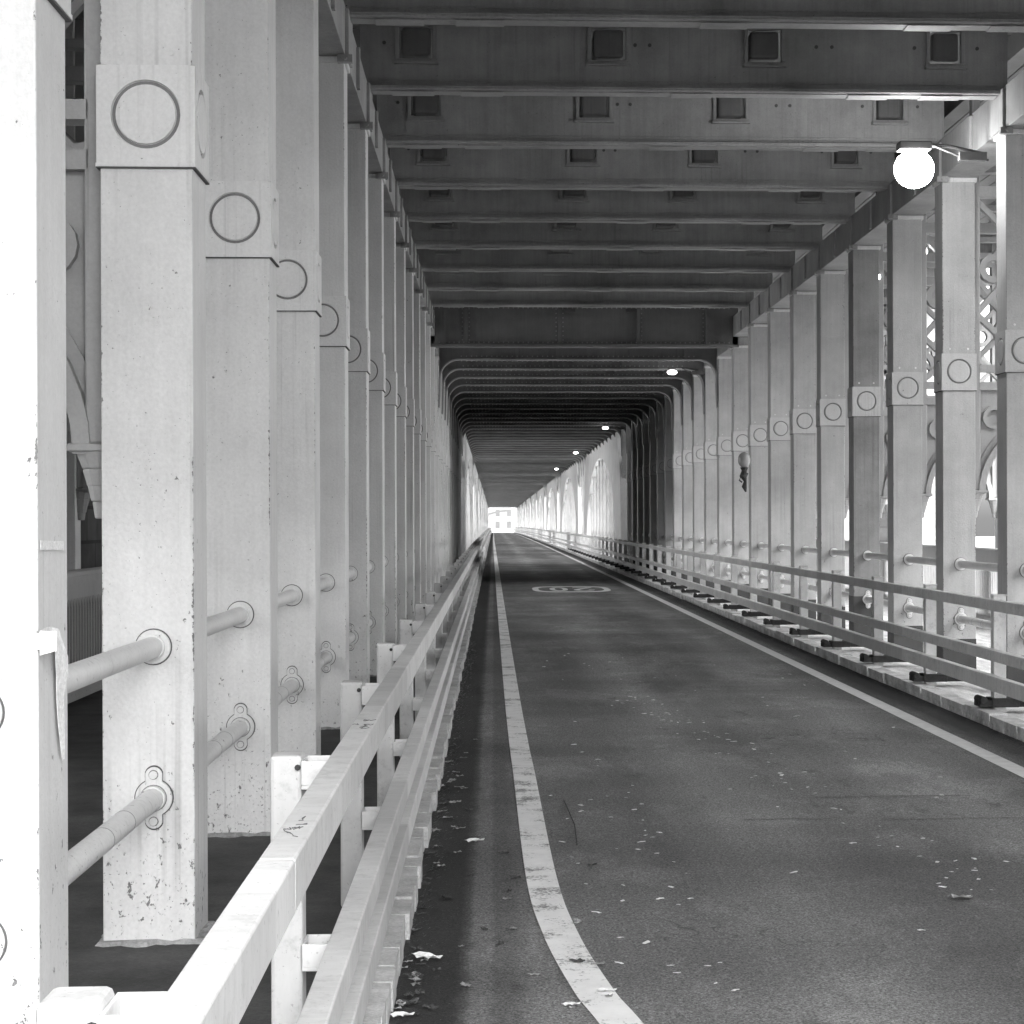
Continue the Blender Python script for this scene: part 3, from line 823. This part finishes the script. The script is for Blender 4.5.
# ------------------------------------------------------------------ stone piers
def pier(side, ya, yb, label, cross=True):
    root = empty('stone_pier', (0, 0, 0)); tag(root, label, 'pier')
    xo, xi = (-4.45, -9.0) if side == 'left' else (8.3, 13)
    a, b = sorted((xo, xi))
    MB().box(a, b, ya, yb, -26, 13).build('tower', M['stone'], root)
    if cross:
        # piers carry walls across the footway, pierced by a round-headed doorway
        u0, u1 = (XL - CW - .12, -4.45) if side == 'left' else (XR + CW + .12, 8.3)
        for yc in (ya + .4, yb - .9):
            mb = MB(); uc = (u0 + u1) / 2; r = 1.0; n = 12
            lo, hi = sorted((u0, u1))
            mb.box(lo, uc - r, yc, yc + .5, .12, 2.0); mb.box(uc + r, hi, yc, yc + .5, .12, 2.0)
            inn = [(lo, 2.0)] + [(uc - r * cos(pi * i / n), 2.0 + r * sin(pi * i / n)) for i in range(n + 1)] + [(hi, 2.0)]
            mb.strip2(inn, [(p[0], 6.3) for p in inn], yc, yc + .5)
            mb.build('cross_wall', M['stone'], root)
pier('right', 53.6, 71.5, 'dark stone pier outside the right columns in the middle distance')
pier('left', 53.6, 71.5, 'dark stone pier outside the left columns in the middle distance')
pier('left', 13.5, 33, 'dark stone abutment wall behind the left parapet', cross=False)

# unseen towers added at the bridge mouth to keep sun off near columns
for sg, lab in ((1, 'unseen dark stone tower added right of the bridge mouth to block sun'), (-1, 'unseen dark stone tower added left of the bridge mouth to block sun')):
    root = empty('sun_blocker', (0, 0, 0)); tag(root, lab, 'tower', 'unseen stone towers added at the bridge mouth to block sun')
    a, b = (5.7, 9.0) if sg > 0 else (-8.4, -5.2)
    MB().box(a, b, -5, 3.2, -.03, 11).build('sun_blocker_body', M['stone'], root, bevel=.05)
    MB().box(a - .2, b + .2, -5.2, 3.4, 11, 11.6).build('sun_blocker_cornice', M['stone'], root, bevel=.05)
# ------------------------------------------------------------------ arch ribs beyond the pier
for side in ('left', 'right'):
    xa, xb = (XL - .25, XL + .10) if side == 'left' else (XR - .10, XR + .25)
    for i in range(9):
        yc = 90 + 37.5 * i
        if yc + 18 > YEND: break
        n = 40; inn = []; out = []
        for j in range(n + 1):
            tt = pi * j / n
            inn.append((yc - 12.2 * cos(tt) , -.0 + 4.55 * sin(tt) ** .85)); out.append((yc - (15.2 + 1.0 * sin(tt)) * cos(tt) - 0, 0 + 7.3 * sin(tt) ** .62))
        mb = MB(); mb.strip2(inn, [(a, min(b, 5.2)) for a, b in out], xa, xb)
        mb.v = [(y_, x_, z_ + drop(x_)) for x_, y_, z_ in mb.v]
        r = mb.build('arch_rib', M['rib'])
        if i < 2: lab = 'broad white iron arch rib along the %s columns, %s beyond the pier' % (side, ORD[i])
        else: lab = 'small far white arch rib along the %s side near the bridge end' % side
        tag(r, lab, 'arch rib', 'white arch ribs along the %s side' % side)

# ------------------------------------------------------------------ lamps
def lamp(y, big, label):
    root = empty('road_lamp', (4.07 + (.07 if big else 0), y, 5.11 + (.08 if big else 0) + drop(y)))
    tag(root, label, 'lamp', 'lit lamps along the right side of the ceiling')
    w, hh = (.20, .19) if big else (.11, .05)
    mb = MB(); n = 20; m = 10; vs = []; fs = []
    for i in range(m + 1):
        for k in range(n):
            a = pi * i / m; b = 2 * pi * k / n
            vs.append((w * sin(a) * cos(b), w * .8 * sin(a) * sin(b), hh * cos(a)))
    for i in range(m):
        for k in range(n): fs.append((i * n + k, i * n + (k + 1) % n, (i + 1) * n + (k + 1) % n, (i + 1) * n + k))
    mb.add(vs, fs); mb.build('lens', M['lamp_big'] if big else M['lamp'], root, smooth=True)
    mb = MB().box(-w * .8, w * .8, -w * .5, w * .5, hh * .95, hh + .07); mb.build('housing', M['seam'], root, bevel=.01)
    mb = MB().tube([(0, .03, hh + .05), (.35, .05, hh + .05), (.72, .08, hh - .02)], .018, 8); mb.tube([(.2, .03, hh + .05), (.5, .03, hh - .07), (.75, .03, hh - .09)], .012, 8)
    mb.box(.45, .72, -.03, .06, hh - .1, hh - .02)
    mb.build('bracket_arm', M['seam'], root)
lamp(19.3, True, 'large glaring white flood lamp on a bracket at the upper right')
lamp(45, False, 'small lit lamp below the riveted ceiling beyond the cross girder')
lamp(72, False, 'tiny lit lamp where the ceiling leaves the dark stone pier')
lamp(98, False, 'tiny lit lamp under the far pale ceiling')
lamp(128, False, 'farthest tiny lit lamp under the ceiling, faint glow on its beam')
for x, y, lab in ((5.33, 24.3, 'small bright bulb over the right footway just right of its column'), (5.26, 26.9, 'small bright bulb over the right footway, farther and lower of two')):
    root = empty('footway_lamp', (x, y, 5.06)); tag(root, lab, 'lamp', 'bulbs over the right footway')
    mb = MB(); n = 12; vs = []; fs = []
    for i in range(7):
        for k in range(n):
            a = pi * i / 6; b = 2 * pi * k / n; vs.append((.05 * sin(a) * cos(b), .05 * sin(a) * sin(b), .05 * cos(a)))
    for i in range(6):
        for k in range(n): fs.append((i * n + k, i * n + (k + 1) % n, (i + 1) * n + (k + 1) % n, (i + 1) * n + k))
    mb.add(vs, fs); mb.build('bulb', M['lamp'], root, smooth=True)
    MB().tube([(0, 0, .045), (0, 0, .08), (0, 0, 1.3)], [.05, .03, .012], 10).build('holder', M['seam'], root)
# ornate globe lantern on scroll bracket
root = empty('globe_lantern', (4.70, 37.0, 2.86)); tag(root, 'unlit globe lantern on a dark scrolled bracket on a right column', 'lantern')
mb = MB(); n = 16; vs = []; fs = []
for i in range(9):
    for k in range(n):
        a = pi * i / 8; b = 2 * pi * k / n; vs.append((.12 * sin(a) * cos(b), .12 * sin(a) * sin(b), .15 * cos(a)))
for i in range(8):
    for k in range(n): fs.append((i * n + k, i * n + (k + 1) % n, (i + 1) * n + (k + 1) % n, (i + 1) * n + k))
mb.add(vs, fs); mb.build('globe', M['globe'], root, smooth=True)
mb = MB().tube([(0, 0, -.14), (0, 0, -.2), (-.02, 0, -.3), (.02, 0, -.4), (0, 0, -.5), (.03, 0, -.6)], [.08, .05, .07, .03, .05, .015], 10)
mb.tube([(0, 0, -.35), (-.07, 0, -.32), (-.09, 0, -.38), (-.04, 0, -.42)], .016, 6); mb.tube([(.0, 0, -.3), (.06, .15, -.3), (.1, .3, -.25), (.12, .5, -.25)], .02, 6)
mb.build('scroll_bracket', M['dark'], root)

# ------------------------------------------------------------------ tape on the first column
root = empty('tape_scrap', (0, 0, 0)); tag(root, 'torn white tape wrapped round the first left column', 'tape')
def cloth(pts, name):
    mb = MB(); vs = []
    for (ax, ay, az), (bx, by, bz) in pts: vs += [(ax, ay, az), (bx, by, bz)]
    mb.add(vs, [(2 * i, 2 * i + 1, 2 * i + 3, 2 * i + 2) for i in range(len(pts) - 1)])
    o = mb.build(name, M['tape'], root); m = o.modifiers.new('s', 'SOLIDIFY'); m.thickness = .0015
    return o
fy = Y0 - .004; fx = XL + .004
cloth([((-1.20, fy, 1.455), (-1.19, fy, 1.415)), ((-1.17, fy - .003, 1.462), (-1.17, fy, 1.418)), ((-1.14, fy, 1.463), (-1.14, fy, 1.412)),
       ((fx, fy + .004, 1.465), (fx, fy + .004, 1.40)), ((fx + .003, fy + .08, 1.47), (fx + .004, fy + .08, 1.405)), ((fx, fy + .15, 1.468), (fx, fy + .15, 1.42))], 'wrap')
cloth([((fx + .003, fy + .13, 1.468), (fx + .012, fy + .17, 1.46)), ((fx + .012, fy + .13, 1.40), (fx + .02, fy + .25, 1.38)), ((fx + .008, fy + .16, 1.34), (fx + .02, fy + .25, 1.33)),
       ((fx + .006, fy + .17, 1.28), (fx + .012, fy + .23, 1.27)), ((fx + .006, fy + .19, 1.2), (fx + .01, fy + .25, 1.2)), ((fx + .006, fy + .24, 1.1), (fx + .008, fy + .26, 1.1))], 'loose_end')
cloth([((fx, fy + .02, 1.70), (fx, fy + .02, 1.675)), ((fx + .001, fy + .3, 1.695), (fx + .001, fy + .3, 1.67))], 'upper_strip')

# ------------------------------------------------------------------ leaves and litter
def leaf_mesh(seed, mat, r0=.03, lobes=3, curl=.012):
    rr = random.Random(seed); mb = MB(); n = 14; o = []
    for k in range(n):
        a = 2 * pi * k / n; r = r0 * (.62 + .38 * abs(cos(a * lobes / 2))) * rr.uniform(.8, 1.2)
        o.append((r * cos(a) * 1.3, r * sin(a) * .8, curl * (rr.random())))
    mb.add([(0, 0, .004)] + o, [(0, 1 + k, 1 + (k + 1) % n) for k in range(n)])
    me = mb.mesh('leaf', mat); return me
kinds = [('fallen_leaf', leaf_mesh(1, M['leaf'], .035, 5), 'pale dry leaf', 'leaf'), ('fallen_leaf', leaf_mesh(2, M['leaf'], .028, 3), 'pale dry leaf', 'leaf'),
         ('fallen_leaf', leaf_mesh(3, M['leaf_dark'], .035, 5), 'dark wet leaf', 'leaf'), ('paper_scrap', leaf_mesh(4, M['scrap'], .017, 2, .002), 'tiny white paper scrap', 'litter'), ('paper_scrap', leaf_mesh(6, M['litter'], .02, 2, .012), 'white paper', 'litter')]
rr = random.Random(21)
def put(kind, x, y, s, label, group, rz=None):
    nm, me, _, cat = kinds[kind]
    o = bpy.data.objects.new(nm, me); COL.objects.link(o); o.location = (x, y, .006 + drop(y)); o.scale = (s, s, s)
    o.rotation_euler = (rr.uniform(-.12, .12), rr.uniform(-.12, .12), rr.uniform(0, 6.28) if rz is None else rz)
    tag(o, label, cat, group)
for i in range(80):
    y = 7.0 + rr.random() ** 1.5 * 9; x = -.36 + abs(rr.gauss(0, .10)); k = rr.choice((0, 1, 2, 2, 2))
    put(k, x, y, rr.uniform(.5, 1.1), ('dark wet' if k == 2 else 'pale dry') + ' fallen leaf lying in the left gutter', 'leaves in the left gutter')
for i in range(14):
    y = rr.uniform(7, 11); x = rr.uniform(-.05, .6); k = rr.choice((0, 1, 2))
    put(k, x, y, rr.uniform(.5, 1.0), ('dark wet' if k == 2 else 'pale dry') + ' fallen leaf near the curving white line', 'leaves near the curved line')
for i in range(190):
    if i < 90:   # drift running diagonally to the right
        u = rr.random(); y = 19.5 - u * 10.5; x = 1.35 + u * 1.0 + rr.gauss(0, .14)
    elif i < 135: y = rr.uniform(7.2, 13); x = .35 + rr.random() * .6
    else: y = rr.uniform(8, 26); x = rr.uniform(.4, 3.4)
    put(3, x, y, rr.uniform(.45, 1.25), 'tiny white paper scrap lying on the roadway', 'white scraps scattered on the roadway')
for x, y, s, lab in ((-.275, 7.9, 2.3, 'largest crumpled white paper in the left gutter, nearest of two'), (-.11, 10.75, 2.0, 'crumpled white paper in the gutter beside the curved line'),
                     (2.14, 9.0, 1.5, 'pale leaf at the right foreground edge of the road'), (-.33, 6.98, 1.7, 'white paper scrap at the bottom of the left kerb'),
                     (.41, 7.3, 1.4, 'white paper scrap beside the near end of the curved line'), (.27, 7.1, 1.3, 'white paper scrap left of the curved line in the foreground')):
    put(0 if 'leaf' in lab else 4, x, y, s, lab, None, 0)
    
mb = MB().tube([(.44, 10.6, .009), (.455, 11.3, .011), (.43, 12.3, .009)], .0035, 5); tag(mb.build('twig', M['leaf_dark']), 'thin dark twig lying right of the curved line', 'twig')
# debris scraps at the kerb foot
mb = MB()
for i in range(1100):
    y = 6.6 + rr.random() * 22; x = -.37 + abs(rr.gauss(0, .06)); s = rr.uniform(.003, .014)
    mb.add([(x - s, y, .005), (x + s, y + s, .006 + s * .6), (x, y + 2 * s, .005)], [(0, 1, 2)])
for i in range(900):
    y = 13 + rr.random() ** 1.3 * 30; x = 4.13 - abs(rr.gauss(0, .09)); s = rr.uniform(.006, .026)
    mb.add([(x - s, y, .005), (x + s, y + s, .006 + s * .5), (x, y + 2 * s, .005)], [(0, 1, 2)])
tag(mb.build('gutter_grit', M['leaf']), 'grit and leaf crumbs along both kerbs', 'grit', kind='stuff')

# ------------------------------------------------------------------ beyond the far end
def house(x, y, w, d, hgt, label, nwin, floors):
    root = empty('town_house', (x, y, -1.3)); tag(root, label, 'building')
    MB().box(-w / 2, w / 2, 0, d, 0, hgt).build('wall', M['far_house'], root)
    mb = MB().prism([(-w / 2 - .3, hgt), (w / 2 + .3, hgt), (0, hgt + 2.2)], -.3, d); rf = mb.build('roof', M['far_trim'], root)
    for f in range(floors):
        for i in range(nwin):
            xx = -w / 2 + (i + .5) * w / nwin; zz = 1.0 + f * 3.0
            MB().box(xx - .5, xx + .5, -.06, .02, zz, zz + 1.6).build('window', M['far_trim'], root)
house(1, 500, 26, 9, 6.6, 'wide pale town building closing the far end of the road', 9, 2)
house(24, 520, 12, 9, 7.5, 'pale town house right of the far end', 4, 2)
house(-18, 540, 14, 9, 8, 'taller pale town house left of the far end', 5, 2)
mb = MB(); n = 24; A = [(-6 + 9.5 * i / n, .6 + 3.0 * sin(pi * .5 * i / n)) for i in range(n + 1)]
mb.strip2(A, [(x, z + .4) for x, z in A], 440, 442); tag(mb.build('curved_canopy', M['far_trim']), 'grey curved canopy crossing above the road outside the far end', 'canopy')

# ------------------------------------------------------------------ sky, sun
SAZ, SEL = 160, 44
w = bpy.data.worlds.new('World'); sc.world = w; w.use_nodes = True
nt = w.node_tree; nt.nodes.clear()
out = nt.nodes.new('ShaderNodeOutputWorld'); bg = nt.nodes.new('ShaderNodeBackground'); sky = nt.nodes.new('ShaderNodeTexSky'); bw = nt.nodes.new('ShaderNodeRGBToBW')
sky.sky_type = 'NISHITA'; sky.sun_disc = False; sky.sun_elevation = radians(SEL); sky.sun_rotation = radians(SAZ)
sky.air_density = 1.5; sky.dust_density = 4.0
nt.links.new(sky.outputs[0], bw.inputs[0]); nt.links.new(bw.outputs[0], bg.inputs[0]); nt.links.new(bg.outputs[0], out.inputs[0])
bg.inputs[1].default_value = .15
sun = bpy.data.lights.new('sun', 'SUN'); sun.energy = .5; sun.angle = radians(34); so = bpy.data.objects.new('sun', sun); COL.objects.link(so)
az = radians(SAZ); el = radians(SEL)
d = Vector((sin(az) * cos(el), cos(az) * cos(el), sin(el)))      # towards the sun
so.rotation_euler = d.to_track_quat('Z', 'Y').to_euler(); so.location = (0, -10, 30)

# ------------------------------------------------------------------ camera
F = 1981.44; VP = (493.63, 519.88)
cam = bpy.data.cameras.new('camera'); co = bpy.data.objects.new('camera', cam); COL.objects.link(co); sc.camera = co
cam.sensor_width = 36; cam.sensor_fit = 'HORIZONTAL'; cam.lens = F / 1024 * 36; cam.clip_end = 6000; cam.clip_start = .05
yaw, pitch, roll = radians(3.2122), radians(.1234), radians(-.1768)
R = Matrix.Rotation(-yaw, 3, 'Z') @ Matrix.Rotation(pi / 2 - pitch, 3, 'X') @ Matrix.Rotation(roll, 3, 'Z')
co.matrix_world = Matrix.Translation((0, 0, EYE)) @ R.to_4x4()
dv = R.transposed() @ Vector((0, 1, 0))
px = 512 + F * dv.x / -dv.z; py = 512 - F * dv.y / -dv.z
cam.shift_x = -(VP[0] - px) / 1024; cam.shift_y = (VP[1] - py) / 1024
sc.view_settings.view_transform = 'Standard'; sc.view_settings.look = 'None'; sc.view_settings.gamma = 1
sc.view_settings.exposure = 2.62
sc.cycles.use_adaptive_sampling = True; sc.cycles.adaptive_threshold = .02; sc.cycles.max_bounces = 6; sc.cycles.diffuse_bounces = 4; sc.cycles.glossy_bounces = 2
